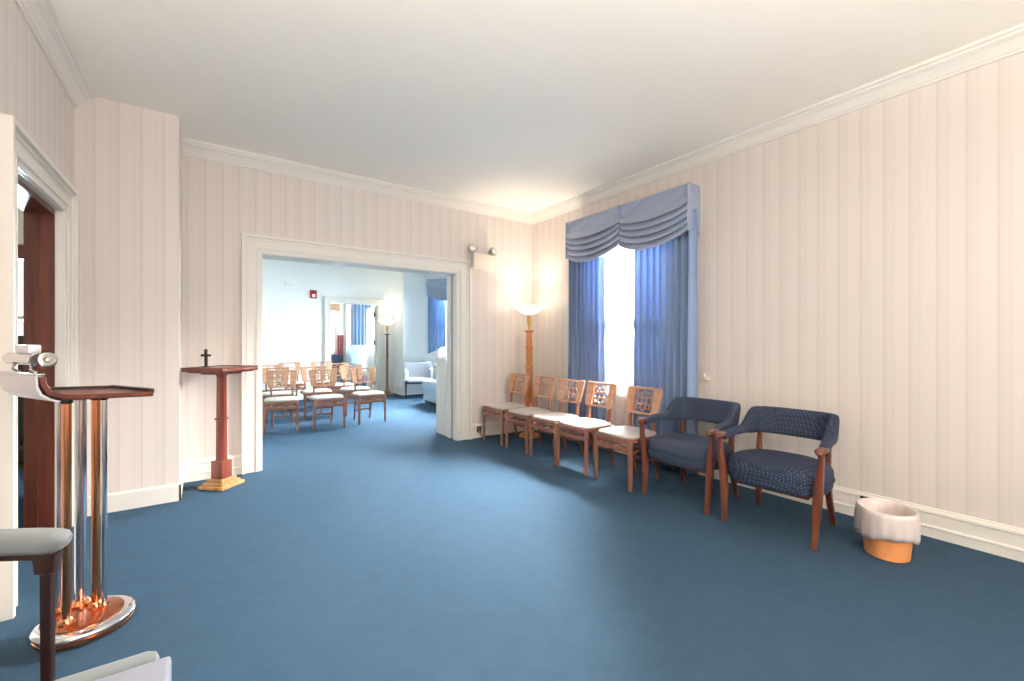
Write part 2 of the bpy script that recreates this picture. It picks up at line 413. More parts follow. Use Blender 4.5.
# deep left doorway: white stop then mahogany frame
mb = MB()
mb.box(XL - .032, XL, DY1, DY1 + .02, 0, DZ + .02); mb.box(XL - .032, XL, DY0 - .02, DY0, 0, DZ + .02); mb.box(XL - .032, XL, DY0, DY1, DZ, DZ + .02)
struct(mb.build('trim_9', M['trim'], smooth=False), 'white inner edge of the left doorway', 'jamb')
mb = MB()
mb.box(XL - .16, XL - .032, DY1 - .012, DY1 + .02, 0, DZ); mb.box(XL - .16, XL - .032, DY0 - .02, DY0 + .012, 0, DZ); mb.box(XL - .16, XL - .032, DY0 + .012, DY1 - .012, DZ - .03, DZ + .02)
mb.box(XL - .11, XL - .10, DY1 - .02, DY1 - .012, 0, DZ - .03)
struct(mb.build('door_1', M['mahog'], smooth=False), 'dark mahogany frame lining the left doorway', 'door frame')

# next room shell with its bay
struct(MB().box(XL - .155, XL - .02, YN, YFAR + .15, 0, CEIL).build('wall_next_left', M['plainwall'], smooth=False), 'left wall of the next room', 'wall')
FX0, FX1 = 2.16, 3.16
m = MB()
m.box(XL - .02, FX0 - .02, YFAR, YFAR + .15, 0, CEIL); m.box(FX1 + .02, XN + 1.2, YFAR, YFAR + .15, 0, CEIL); m.box(FX0 - .02, FX1 + .02, YFAR, YFAR + .15, 2.02, CEIL)
struct(m.build('wall_far', M['plainwall'], smooth=False), 'white far wall of the next room with a doorway', 'wall')
mb = MB()
mb.box(FX0 - .02, FX0, YFAR - .01, YFAR + .16, 0, 2.02); mb.box(FX1, FX1 + .02, YFAR - .01, YFAR + .16, 0, 2.02); mb.box(FX0, FX1, YFAR - .01, YFAR + .16, 2.0, 2.02)
struct(mb.build('trim_10', M['trim'], smooth=False), 'white lining of the doorway in the far wall', 'jamb')
m = MB()
m.box(XN, XN + .2, YN, 5.6, 0, CEIL); m.box(XN, XN + .2, 9.03, YFAR, 0, CEIL)
struct(m.build('wall_next_right', M['plainwall'], smooth=False), 'right wall of the next room either side of the bay', 'wall')
BA, BB = Vector((4.03, 9.03, 0)), Vector((4.75, 8.21, 0))     # angled bay face
BDIR = (BB - BA).normalized(); BN = Vector((BDIR.y, -BDIR.x, 0))   # BN into the room?
if BN.x > 0: BN = -BN
BL = (BB - BA).length
def bay_mtx(): # local x along face, y outward, z up
    return Matrix(((BDIR.x, -BN.x, 0, BA.x), (BDIR.y, -BN.y, 0, BA.y), (0, 0, 1, 0), (0, 0, 0, 1)))
bm_ = bay_mtx()
bw0, bw1, bz0, bz1 = 0.22, 0.92, 0.75, 2.45
m = MB()
m.box(XN + .2, 4.06, 9.03, 9.2, 0, CEIL)
for a in ((0, bw0, 0, CEIL), (bw1, BL + .02, 0, CEIL), (bw0, bw1, 0, bz0), (bw0, bw1, bz1, CEIL)):
    m.box(a[0], a[1], 0, .15, a[2], a[3], mtx=bm_)
m.box(4.75, 4.9, 7.9, 8.25, 0, CEIL); m.box(4.75, 4.9, 6.2, 6.5, 0, CEIL); m.box(4.75, 4.9, 6.5, 7.9, 0, .7); m.box(4.75, 4.9, 6.5, 7.9, 2.45, CEIL)
m.box(XN, 4.9, 5.45, 5.6, 0, CEIL); m.box(4.75, 4.9, 5.6, 6.2, 0, CEIL)
struct(m.build('wall_bay', M['plainwall'], smooth=False), 'white walls of the window bay in the next room', 'wall')
# farthest room shell
m = MB()
m.box(1.2, 1.4, YFAR + .15, 13, 0, CEIL); m.box(5.4, 5.6, YFAR + .15, 13, 0, CEIL)
m.box(1.2, 2.5, 12.6, 12.8, 0, CEIL); m.box(3.02, 5.6, 12.6, 12.8, 0, CEIL); m.box(2.5, 3.02, 12.6, 12.8, 0, .8); m.box(2.5, 3.02, 12.6, 12.8, 2.3, CEIL)
struct(m.build('wall_farthest', M['plainwall'], smooth=False), 'white walls of the farthest room', 'wall')
# side room shell
m = MB()
m.box(-4.2, -4.0, 2.62, 6.6, 0, CEIL); m.box(-4.0, -1.95, 2.62, 2.75, 0, CEIL)
m.box(-1.3, XL - .155, 6.3, 6.5, 0, CEIL); m.box(-4.0, -1.75, 6.3, 6.5, 0, CEIL); m.box(-1.75, -1.3, 6.3, 6.5, 0, .75); m.box(-1.75, -1.3, 6.3, 6.5, 2.1, CEIL)
struct(m.build('wall_side', M['creamwall'], smooth=False), 'cream walls of the side room behind the left doorway', 'wall')

# windows
def window_y(name, x, y0, y1, z0, z1, label):          # window in a wall at x facing -X
    e = thing(name, label, 'window', (x, (y0 + y1) / 2, z0)); e['kind'] = 'structure'
    hw, h = (y1 - y0) / 2, z1 - z0
    frame_yz(MB(), .02, .14, -hw, hw, 0, h, .05).build('window_frame', M['trim'], e, smooth=False)
    mb = MB(); frame_yz(mb, .05, .09, -hw + .05, hw - .05, .05, h / 2 + .02, .04); frame_yz(mb, .09, .12, -hw + .05, hw - .05, h / 2 - .02, h - .05, .04)
    mb.build('window_sash', M['trim'], e, smooth=False)
    mb = MB(); mb.box(.068, .072, -hw + .09, hw - .09, .09, h / 2 - .02); mb.box(.103, .107, -hw + .09, hw - .09, h / 2 + .02, h - .09)
    mb.build('window_pane', M['glass'], e, smooth=False)
    MB().box(-.03, .02, -hw - .06, hw + .06, -.03, 0.0).build('window_sill', M['trim'], e, smooth=False)
    return e
window_y('window_1', XR, WY0, WY1, WZ0, WZ1, 'bright sash window behind the blue curtains')
def window_x(name, y, x0, x1, z0, z1, inw, label):
    e = thing(name, label, 'window', ((x0 + x1) / 2, y, z0), 0 if inw < 0 else PI); e['kind'] = 'structure'
    hw, h = (x1 - x0) / 2, z1 - z0
    frame_xz(MB(), -hw, hw, .02, .14, 0, h, .05).build('window_frame', M['trim'], e, smooth=False)
    mb = MB(); frame_xz(mb, -hw + .05, hw - .05, .05, .09, .05, h / 2 + .02, .04); frame_xz(mb, -hw + .05, hw - .05, .09, .12, h / 2 - .02, h - .05, .04)
    mb.build('window_sash', M['trim'], e, smooth=False)
    mb = MB(); mb.box(-hw + .09, hw - .09, .068, .072, .09, h / 2 - .02); mb.box(-hw + .09, hw - .09, .103, .107, h / 2 + .02, h - .09)
    mb.build('window_pane', M['glass'], e, smooth=False)
    return e
window_x('window_2', 12.6, 2.5, 3.02, .8, 2.3, -1, 'small bright window in the farthest room')
window_x('window_3', 6.3, -1.75, -1.3, .75, 2.1, -1, 'narrow bright window in the side room')
window_x('added_window', YF, SW[0], SW[1], SW[2], SW[3], 1, 'added unseen wide window in the wall behind the viewer')  # added out of view, carries the daylight from behind
e = window_x('window_5', 0, -(bw1 - bw0) / 2, (bw1 - bw0) / 2, bz0, bz1, -1, 'angled bay window with a swag valance in the next room')
e.matrix_world = bm_ @ Matrix.Translation(((bw0 + bw1) / 2, 0, bz0))
window_y('window_6', 4.75, 6.5, 7.9, .7, 2.45, 'wide window facing out of the bay in the next room')

# ------------------------------------------------------------------ curtains and valance
def pleats(y0, y1, z0, z1, x, n, amp, seed):
    rnd = random.Random(seed); ph = [rnd.uniform(-.5, .5) for _ in range(n + 2)]
    def f(u, v):
        k = u * n; i = int(k)
        off = ph[i] * (1 - (k - i)) + ph[i + 1] * (k - i)
        s = math.sin(2 * PI * (k + .22 * off))
        a = amp * (0.75 + 0.35 * (1 - v)) * (1 + .5 * off)
        sw = 0.012 * math.sin(3 * PI * u + 2 * v) * (1 - v)
        return Vector((x + a * s + .3 * a * math.sin(4 * PI * k + 1), y0 + (y1 - y0) * u + 0.010 * math.sin(2 * PI * k * 2 + .8) + sw, z0 + (z1 - z0) * v))
    return f
o = MB().grid(pleats(3.18, 3.735, 0.02, 2.36, 3.50, 8, .040, 3), 190, 10).build('curtain', M['curtain'], solid=.004)
tag(o, 'narrower blue drape on the side of the window nearer the floor lamp', 'curtain', 'blue drapes at the window')
o = MB().grid(pleats(2.125, 2.79, 0.02, 2.36, 3.50, 9, .042, 5), 210, 10).build('curtain', M['curtain'], solid=.004)
tag(o, 'wider blue drape behind the armchair at the right of the window', 'curtain', 'blue drapes at the window')
def sheerf(u, v):
    return Vector((3.575 + .012 * math.sin(2 * PI * u * 22) + .004 * math.sin(2 * PI * u * 51), 2.2 + 1.5 * u, .06 + 2.32 * v))
tag(MB().grid(sheerf, 260, 4).build('sheer_curtain', M['sheer']), 'white sheer panel glowing between the two blue drapes', 'sheer curtain')

def swag_valance(root, width, ret, nsw, ztop, ends, mid, mats, x0=0):
    """local: width along X (centre 0), front at y=-ret, wall at y=0."""
    w2 = width / 2; sw = width / nsw
    MB().box(-w2, w2, -ret, 0, ztop - .02, ztop - .002).build('valance_board', mats, root, smooth=False)
    for s in (-1, 1):
        MB().box(s * w2 - .008, s * w2 + .008, -ret - .004, 0, ends - .01, ztop, bev=.004).build('return_panel', mats, root)
    for k in range(nsw):
        a0 = -w2 + k * sw; flip = k % 2
        def f(u, v, a0=a0):
            # skewed catenary
            c = 4 * u * (1 - u); c = c ** .8
            zb = ends - (ends - mid) * c                 # bottom edge
            zs = ztop - .11 - .05 * c                    # where folds begin
            env = .25 + .75 * math.sin(PI * u) ** .6
            if v < .25:
                z = ztop + (zs - ztop) * (v / .25); d = .004 + .016 * c * (v / .25)
                d += .006 * math.sin(PI * v / .25) * math.sin(5 * PI * (u + v))
            else:
                q = (v - .25) / .75
                z = zs + (zb - zs) * q
                k5 = (q * 5) % 1.0
                if q >= 1: k5 = 1.0
                amp = .078 * env * (1 - .25 * q)
                if k5 < .78:
                    saw = math.sin(k5 / .78 * PI / 2) ** .8; dz = -.040 * saw
                else:
                    w_ = (k5 - .78) / .22; saw = 1 - w_ ** 1.5; dz = -.040 * (1 - w_) 
                d = .005 + .014 * c + amp * saw
                z += dz * env
            return Vector((a0 + sw * u, -ret - d, z))
        MB().grid(f, 40, 128).build('swag', mats, root, solid=.003)
    for k in range(nsw + 1):
        xx = -w2 + k * sw
        mb = MB().grid(lambda u, v, xx=xx: Vector((xx + (u - .5) * (.03 - .012 * (1 - v) ), -ret - .012 - .022 * math.sin(PI * u), ztop - .005 - (ztop - ends + .02) * (1 - v))), 8, 12)
        mb.build('jabot_strip', mats, root, solid=.003)
e = thing('window_valance', 'blue swag valance with pleated folds above the window', 'valance', (XR, 2.95, 0), -PI / 2)
swag_valance(e, 1.56, 0.155, 2, 2.585, 2.185, 2.085, M['valance'])
# bay valance and curtain in the next room
e = thing('window_valance', 'small blue swag valance over the bay window beyond the opening', 'valance')
e.matrix_world = bm_ @ Matrix.Translation(((bw0 + bw1) / 2, -.005, 0))
swag_valance(e, .92, 0.1, 1, 2.56, 2.22, 2.1, M['valance'])
def baycurt(u, v):
    k = u * 6
    zb = .90 + .18 * u
    wv = .42 - .0 * v
    p = bm_ @ Vector((.10 + wv * u, -.07 - .025 * math.sin(2 * PI * k), zb + (2.4 - zb) * v))
    return p
tag(MB().grid(baycurt, 90, 10).build('curtain', M['curtain'], solid=.004), 'short blue drape on the bay window beyond the opening', 'curtain')
# curtain holdback hook on right wall
e = thing('curtain_holdback', 'small cream holdback hook on the wall beside the wider drape', 'curtain holdback', (XR, 2.09, .86))
MB().sweep([(0, 0, 0), (-.05, 0, 0), (-.06, 0, .02), (-.055, 0, .05)], .008).build('hook', M['cream'], e)
MB().lathe([(.02, 0), (.02, .008), (.012, .012)], 16).build('rosette', M['cream'], e).rotation_euler = (0, -PI / 2, 0)

# ------------------------------------------------------------------ folding chairs
def make_folding():
    t = thing('folding_chair', '', 'chair')
    # seat pad
    out = []
    n = 40
    def seat_outline(sc, z):
        pts = []
        for k in range(n):
            th = 2 * PI * k / n; c, s = math.cos(th), math.sin(th)
            e = .42
            x = math.copysign(abs(c) ** e, c) * (.205 if s < 0 else .205 - .03 * s) * sc
            y = math.copysign(abs(s) ** e, s) * .195 * sc
            pts.append(Vector((x, y - .03, z)))
        return pts
    MB().loft([seat_outline(.96, .405), seat_outline(1.0, .410), seat_outline(1.0, .421), seat_outline(.95, .429), seat_outline(.6, .434)]).build('seat', M['vinyl'], t)
    mb = MB(); mb.box(-.2, .2, -.222, -.197, .375, .405, .004); mb.box(-.2, -.178, -.197, .16, .378, .405, .004); mb.box(.178, .2, -.197, .16, .378, .405, .004); mb.box(-.178, .178, .13, .155, .378, .405, .004)
    mb.build('seat_frame', M['chairwood'], t)
    for s in (-1, 1):
        MB().sweep([(s * .188, -.212, .378), (s * .189, -.213, .2), (s * .19, -.215, 0)], [(.017, .013), (.016, .0125), (.014, .011)], 12, .8).build('leg', M['chairwood'], t)
    for s in (-1, 1):
        MB().sweep([(s * .118, .225, 0), (s * .120, .185, .2), (s * .124, .145, .39), (s * .130, .150, .52), (s * .134, .186, .66), (s * .136, .212, .745)],
                   [(.013, .011), (.014, .012), (.015, .013), (.014, .012), (.013, .011), (.012, .008)], 12, .8, up=(1, 0, 0)).build('leg', M['chairwood'], t)
    # front rails with the crossed brace between
    mb = MB(); mb.box(-.178, .178, -.222, -.202, .300, .332, .004)
    mb.build('stretcher', M['chairwood'], t)
    mb = MB()
    mb.sweep([(-.165, -.212, .334), (-.10, -.212, .345), (-.03, -.212, .376), (0, -.212, .380), (.03, -.212, .376), (.10, -.212, .345), (.165, -.212, .334)], [(.006, .008)] * 7, 8, .8)
    mb.sweep([(-.165, -.21, .374), (-.08, -.21, .368), (-.0, -.21, .338), (.08, -.21, .368), (.165, -.21, .374)], [(.006, .007)] * 5, 8, .8)
    mb.build('brace', M['chairwood'], t)
    for z, y in ((.15, .196), (.24, .180)):
        MB().box(-.112, .112, y - .007, y + .007, z - .011, z + .011, .003).build('rear_rung', M['chairwood'], t)
    for s in (-1, 1):
        MB().sweep([(s * .186, -.205, .29), (s * .15, 0, .30), (s * .128, .17, .31)], [(.008, .011)] * 3, 8, .8).build('side_rail', M['chairwood'], t)
    # back panel with square cut-out: frame lofted around the hole, then fretwork
    tilt = Matrix.Translation((0, .178, .668)) @ Matrix.Rotation(R(-15), 4, 'X')
    def rrect(w, wt, h, r, y):
        pts = []
        for cx, cz, a0 in ((wt - r, h - r, 0), (-(wt - r), h - r, 90), (-(w - r), -(h - r), 180), (w - r, -(h - r), 270)):
            for q in range(6):
                a = R(a0 + 90 * q / 5); pts.append((cx + r * math.cos(a), cz + r * math.sin(a)))
        # resample onto fixed angular count is not needed: same count for every ring
        return [tilt @ Vector((a, y + .016 * (abs(a) / .19) ** 2 * -1 + .006, b)) for a, b in pts]
    def hole(w, h, y): return rrect(w, w, h, .004, y)
    hw = .100
    mb = MB()
    prof = [hole(hw, hw, .011), rrect(.166, .186, .117, .022, .011), rrect(.170, .190, .121, .024, .005), rrect(.170, .190, .121, .024, -.005), rrect(.166, .186, .117, .022, -.011), hole(hw, hw, -.011)]
    rs = [mb.ring(r) for r in prof]
    for a, b in zip(rs, rs[1:]): mb.bridge(a, b)
    mb.bridge(rs[-1], rs[0])
    bk = mb.build('backrest', M['panelwood'], t)
    mb = MB()
    P = lambda a, b: tilt @ Vector((a, .004, b))
    def circ(cx, cz, r, n=20): 
        pts = [P(cx + r * math.cos(2 * PI * k / n), cz + r * math.sin(2 * PI * k / n)) for k in range(n + 1)]
        mb.sweep(pts, [(.0042, .004)] * (n + 1), 6, .5, up=(0, 1, 0))
    nrm = tilt.to_3x3() @ Vector((0, 1, 0))
    circ(0, 0, .028)
    for k in range(4):
        a = PI / 2 * k
        circ(.054 * math.cos(a), .054 * math.sin(a), .028)
        b = a + PI / 4
        circ(.068 * math.cos(b), .068 * math.sin(b), .020, 14)
        mb.sweep([P(.080 * math.cos(a), .080 * math.sin(a)), P(.104 * math.cos(a), .104 * math.sin(a))], .0042, 6)
        mb.sweep([P(.026 * math.cos(b), .026 * math.sin(b)), P(.050 * math.cos(b), .050 * math.sin(b))], .0042, 6)
        mb.sweep([P(.086 * math.cos(b), .086 * math.sin(b)), P(.136 * math.cos(b), .136 * math.sin(b))], .0042, 6)
    mb.build('fretwork', M['panelwood'], bk)
    return t
fold = make_folding()
WROW = 'folding chairs along the window wall'
rowl = [(4.27, 'wooden folding chair at the end of the row, nearest the wide opening'),
        (3.79, 'wooden folding chair standing directly in front of the wooden floor lamp'),
        (3.35, 'wooden folding chair in the middle of the row, before the narrower drape edge'),
        (2.93, 'wooden folding chair before the window, second in line from the navy armchairs'),
        (2.43, 'wooden folding chair standing right beside the first navy armchair')]
for i, (y, l) in enumerate(rowl):
    o = fold if i == 0 else dup(fold, (0, 0, 0), 0, l)
    o.location = (2.972, y - .01, 0); o.rotation_euler = (0, 0, -PI / 2 + R([1, -1, 1, 0, -2][i])); o['label'] = l; o['group'] = WROW
NROW = 'folding chairs in rows in the next room'
rows = [(.84, 6.52, 8, 'front row folding chair nearest the left casing of the wide opening'),
        (1.375, 6.41, 0, 'front row folding chair in the middle, beyond the wide opening'),
        (1.97, 6.49, -3, 'front row folding chair at the right end, towards the far torchiere'),
        (.87, 7.27, 2, 'second row folding chair behind the front row chair by the left casing'),
        (1.41, 7.26, 0, 'second row folding chair behind the middle front row chair'),
        (2.0, 7.27, 0, 'second row folding chair behind the right end front row chair'),
        (.86, 8.05, 0, 'third row folding chair mostly hidden beside the left casing'),
        (1.97, 8.05, 0, 'third row folding chair with its back seen below the far doorway'),
        (1.297, 8.87, 0, 'last row folding chair against the far wall, left of the fire alarm'),
        (1.864, 8.87, 0, 'last row folding chair against the far wall, beside the far doorway')]
for x, y, a, l in rows:
    dup(fold, (x, y, 0), R(-a), l, NROW)

# ------------------------------------------------------------------ navy armchairs
def make_navy(fab, label):
    t = thing('armchair', label, 'armchair', group='navy armchairs along the right wall')
    n = 44
    def outline(sc, z, dy=0):
        pts = []
        for k in range(n):
            th = 2 * PI * k / n; c, s = math.cos(th), math.sin(th)
            e = .62
            x = math.copysign(abs(c) ** e, c) * (.285 - .035 * max(s, 0)) * sc
            y = math.copysign(abs(s) ** e, s) * .245 * sc
            pts.append(Vector((x, y - .015 + dy, z)))
        return pts
    st = MB().loft([outline(.86, .285), outline(.95, .29), outline(.985, .305), outline(.99, .335), outline(.975, .342), outline(.985, .348), outline(1.0, .365), outline(.99, .40), outline(.93, .425), outline(.75, .442), outline(.4, .450)]).build('seat', fab, t)
    MB().sweep([p * 1.0 for p in outline(1.0, .345)] + [outline(1.0, .345)[0]], .006, 6, cap=False).build('piping', M['navyplain'], st)
    # wrap-around back and arms
    path = []
    N = 60
    for i in range(N + 1):
        s = -1 + 2 * i / N
        th = s * PI / 2 * 1.0
        # U: arms forward, rounded back
        a = abs(s)
        if a > .55:
            q = (a - .55) / .45
            x = .238 + .047 * q; y = .14 - .33 * q
            if a < .62: pass
        else:
            ang = a / .55 * PI / 2
            x = .238 * math.sin(ang) ** .6; y = .14 + .12 * math.cos(ang) ** .7
        path.append((math.copysign(x, s), y, a))
    rings = []
    for i, (x, y, a) in enumerate(path):
        x0, y0, _ = path[max(i - 1, 0)]; x1, y1, _ = path[min(i + 1, N)]
        tx, ty = x1 - x0, y1 - y0; l = math.hypot(tx, ty) or 1
        nx, ny = ty / l, -tx / l
        sm = min(1, max(0, (.68 - a) / .15)); sm = sm * sm * (3 - 2 * sm)
        top = .605 + .115 * sm - .02 * max(0, (a - .8) / .2); bot = .552 - .012 * sm - .02 * max(0, (a - .8) / .2)
        th = .026 + .004 * sm
        zc, hh = (top + bot) / 2, (top - bot) / 2
        lean = .06 * sm
        ring = []
        for k in range(16):
            ph = 2 * PI * (k + .5) / 16; c, s_ = math.cos(ph), math.sin(ph)
            e = .5
            c = math.copysign(abs(c) ** e, c); s_ = math.copysign(abs(s_) ** e, s_)
            off = lean * (hh * s_ + zc - bot) / .18
            ring.append(Vector((x + nx * c * th, y + ny * c * th + off, zc + s_ * hh)))
        rings.append(ring)
    MB().loft(rings).build('backrest', fab, t)
    for s in (-1, 1):
        lg = MB().sweep([(s * .254, -.235, 0), (s * .256, -.222, .10), (s * .262, -.212, .24), (s * .270, -.214, .36), (s * .282, -.222, .47), (s * .284, -.215, .545), (s * .284, -.205, .56)],
                   [(.013, .013), (.016, .016), (.023, .021), (.023, .021), (.016, .016), (.015, .019), (.020, .026)], 14, .5).build('leg', M['armwood'], t)
        MB().sweep([(s * .284, -.262, .553), (s * .284, -.25, .567), (s * .285, -.21, .574), (s * .286, -.16, .572)], [(.012, .010), (.026, .016), (.028, .015), (.022, .012)], 12, .3).build('arm_tip', M['armwood'], lg)
    for s in (-1, 1):
        MB().sweep([(s * .225, .265, 0), (s * .215, .225, .14), (s * .205, .205, .30), (s * .205, .215, .42), (s * .208, .235, .56)], [(.014, .014), (.018, .018), (.021, .021), (.018, .018), (.014, .012)], 12, .6, up=(1, 0, 0)).build('leg', M['armwood'], t)
    MB().box(-.215, .215, -.19, .19, .262, .29, .006).build('seat_rail', M['armwood'], t)
    return t
a = make_navy(M['navyplain'], 'navy upholstered armchair beside the folding chairs, in front of the drape')
a.location = (3.045, 1.897, 0); a.rotation_euler = (0, 0, -PI / 2 + R(1.5))
a = make_navy(M['navy'], 'navy dotted armchair standing next to the wastebasket')
a.location = (3.05, 1.268, 0); a.rotation_euler = (0, 0, -PI / 2 + R(4))

# ------------------------------------------------------------------ wastebasket
t = thing('wastebasket', 'orange wastebasket lined with a pale plastic bag by the right wall', 'wastebasket', (3.12, .745, 0), R(20))
MB().lathe([(.104, .0), (.111, .004), (.116, .06), (.131, .19), (.134, .245), (.130, .245), (.124, .19), (.108, .012), (.001, .010)], 48, sx=1.0, sy=.9).build('bin_body', M['bin'], t)
rnd = random.Random(4); A = [rnd.uniform(0, 6.28) for _ in range(6)]
def wob(r, z, th):
    f = max(0, min(1, (.275 - z) / .16)) * (1 if r > .14 else .7)
    d = .004 * f * (math.sin(5 * th + A[0]) + .6 * math.sin(9 * th + A[1]) + .7 * math.sin(17 * th + A[2]))
    return Vector((d * math.cos(th), d * math.sin(th), .016 * f * math.sin(2 * th + A[3]) + .006 * f * math.sin(7 * th + A[4])))
MB().lathe([(.150, .115), (.154, .14), (.154, .20), (.152, .24), (.150, .256), (.143, .264), (.134, .262), (.124, .250), (.120, .20), (.112, .14), (.104, .08), (.090, .03), (.004, .02)], 96, sx=1.0, sy=.9, cap=False, wob=wob).build('bin_liner', M['bag'], t, solid=.0012)

# ------------------------------------------------------------------ torchiere floor lamps
def torchiere(name, label, loc, colm, glow, top=1.62, br=.2, k_=1.0):
    t = thing(name, label, 'floor lamp', loc)
    MB().lathe([(.125, 0), (.13, .012), (.118, .03), (.08, .04), (.06, .07), (.05, .10)], 32).build('base', colm, t)
    prof = []
    N = 40
    hcol = top - .31
    mb = MB()
    seg = 36
    rings = []
    for i in range(13):
        z = .08 + (hcol - .08) * i / 12
        r0 = (.044 - .010 * i / 12) * k_
        rings.append([Vector((r0 * (1 + .06 * math.cos(12 * 2 * PI * k / seg)) * math.cos(2 * PI * k / seg), r0 * (1 + .06 * math.cos(12 * 2 * PI * k / seg)) * math.sin(2 * PI * k / seg), z)) for k in range(seg)])
    mb.loft(rings)
    for z in (.42, .86, 1.12): mb.lathe([(.040 * k_, z - .014), (.050 * k_, z - .008), (.053 * k_, z), (.050 * k_, z + .008), (.040 * k_, z + .014)], 28)
    mb.lathe([(.036, hcol - .01), (.054, hcol), (.058, hcol + .012), (.036, hcol + .024)], 28)
    mb.build('pole', colm, t)
    MB().lathe([(.012, hcol + .02), (.014, hcol + .05), (.026, hcol + .10), (.028, hcol + .15), (.024, hcol + .185), (.03, hcol + .2)], 24).build('neck', M['brass'], t)
    zb = top - .075
    MB().lathe([(.02, zb - .02), (.06, zb - .014), (.105, zb + .006), (.13, zb + .028), (.145, zb + .042), (br - .012, zb + .060), (br + .006, zb + .075), (br + .002, zb + .079), (br - .03, zb + .066), (.13, zb + .046), (.10, zb + .018), (.02, zb - .008)], 48).build('lamp_shade', glow, t)
    return t
LAMP = torchiere('floor_lamp', 'tall fluted wooden torchiere floor lamp lit in the corner', (3.30, 4.255, 0), M['column'], M['bulb'])
torchiere('floor_lamp', 'slim torchiere floor lamp by the doorway of the next room', (3.27, 9.33, 0), M['bronze'], M['bulb2'], 1.64, .2, .6)
torchiere('floor_lamp', 'added unseen torchiere floor lamp before the added window behind the viewer', (-.2, -1.7, 0), M['column'], M['bulb'])  # unseen lamp added to brighten the ceiling
torchiere('floor_lamp', 'added unseen torchiere floor lamp in the alcove left of the viewer', (-1.4, -.5, 0), M['column'], M['bulb'])  # second unseen lamp, added for more light on the ceiling

# ------------------------------------------------------------------ register stand with copper and chrome posts
t = thing('register_stand', 'chrome and copper guest register stand with wooden tray top at left', 'stand', (-.418, 2.50, 0), R(0))
MB().lathe([(.138, 0), (.152, .006), (.154, .018), (.146, .024)], 56, at=(.012, 0, 0)).build('base_foot', M['copper'], t)
b_ = MB().lathe([(.136, .022), (.146, .028), (.157, .032), (.158, .040), (.152, .048), (.135, .053), (.1, .054), (.001, .055)], 56, at=(.012, 0, 0)).build('base', M['chrome'], t)
MB().lathe([(.120, .050), (.120, .058), (.112, .062), (.06, .064), (.001, .064)], 48, at=(.012, 0, 0)).build('base_plate', M['copperplate'], b_)
for (x, y, mm, r) in ((-.036, .0, 'copper', .0145), (-.082, .115, 'chrome', .010), (-.020, .142, 'chrome', .020), (.036, .088, 'copper', .0145), (.066, .06, 'chrome', .010)):
    x += .0; y -= .05
    p = MB().lathe([(r, .06), (r, .955)], 24, at=(x, y, 0)).build('post', M[mm], t)
    MB().lathe([(r * 1.9, .060), (r * 1.9, .070), (r * 1.2, .085)], 20, at=(x, y, 0)).build('collar', M['copper'], p)
    MB().lathe([(r * 1.05, .945), (r * 1.35, .950), (r * 1.35, .962)], 20, at=(x, y, 0)).build('cap', M['darkwood'], p)
# tray: local x axis along 'a' (29 deg), curled at its left end
tray = bpy.data.objects.new('tray', None)
tmx = Matrix.Translation((0.0, -.06, 0)) @ Matrix.Rotation(R(29), 4, 'Z')
def tp(x, y, z): return tmx @ Vector((x, y, z))
prof = [(.180, .972), (-.06, .987), (-.105, .994), (-.138, 1.012), (-.152, 1.042), (-.155, 1.070)]
rings = []
for i, (x, z) in enumerate(prof):
    xa, za = prof[max(i - 1, 0)]; xb, zb2 = prof[min(i + 1, len(prof) - 1)]
    tx, tz = xb - xa, zb2 - za; l = math.hypot(tx, tz); nx, nz = tz / l, -tx / l
    h = .010
    rings.append([tp(x + nx * h, -.17, z + nz * h), tp(x + nx * h, .17, z + nz * h), tp(x - nx * h, .17, z - nz * h), tp(x - nx * h, -.17, z - nz * h)])
tr = MB().loft(rings).build('tray', M['mahog'], t, bevel=.004)
mb = MB()
for y in (.165,):
    mb.loft([[tp(.180, y - .008, .978), tp(.180, y + .008, .978), tp(.180, y + .008, .994), tp(.180, y - .008, .994)], [tp(-.10, y - .008, .996), tp(-.10, y + .008, .996), tp(-.10, y + .008, 1.010), tp(-.10, y - .008, 1.010)]])
mb.loft([[tp(.168, -.17, .976), tp(.183, -.17, .976), tp(.183, -.17, .996), tp(.168, -.17, .996)], [tp(.168, .17, .976), tp(.183, .17, .976), tp(.183, .17, .996), tp(.168, .17, .996)]])
mb.build('rim', M['darkwood'], tr, bevel=.003)
mb = MB(); q = [(-.172, 1.072), (-.170, 1.03), (-.160, 1.004), (-.138, .985), (-.112, .974)]
mb.loft([[tp(x, -.165, z), tp(x, .165, z), tp(x + .006, .165, z + .004), tp(x + .006, -.165, z + .004)] for x, z in q])
mb.build('end_plate', M['alu'], tr)
# lamp on the curled end
L0 = Matrix.Translation((-.418, 2.50, 0)) @ tmx
lt = thing('register_lamp', 'small chrome tube lamp fixed on the raised end of the register tray', 'lamp')
lt.location = L0 @ Vector((-.158, 0, 1.0745)); lt.rotation_euler = (0, 0, R(29))
MB().lathe([(.019, -.13), (.023, -.125), (.023, .10), (.019, .105)], 28).build('lamp_tube', M['chrome'], lt).matrix_local = Matrix.Translation((.006, 0, .058)) @ Matrix.Rotation(PI / 2, 4, 'X')
ec = MB().lathe([(.026, 0), (.028, .005), (.026, .011), (.019, .013), (.018, .007), (.011, .007), (.008, .013), (.001, .014)], 32).build('end_cap', M['steel'], lt)
ec.matrix_local = Matrix.Translation((.026, -.132, .054)) @ Matrix.Rotation(R(82), 4, 'X')
for y in (-.125, .03):
    MB().sweep([(0, y, 0), (.0, y, .008), (-.014, y + .004, .020), (-.008, y + .006, .042)], [.009, .006, .005, .008], 10).build('leg', M['chrome'], lt)
MB().box(-.014, .020, -.105, .015, .078, .110, .005).build('switch_box', M['alu'], lt)
MB().box(-.012, .010, -.168, .168, 0, .007, .002).build('mounting_rail', M['chrome'], lt)

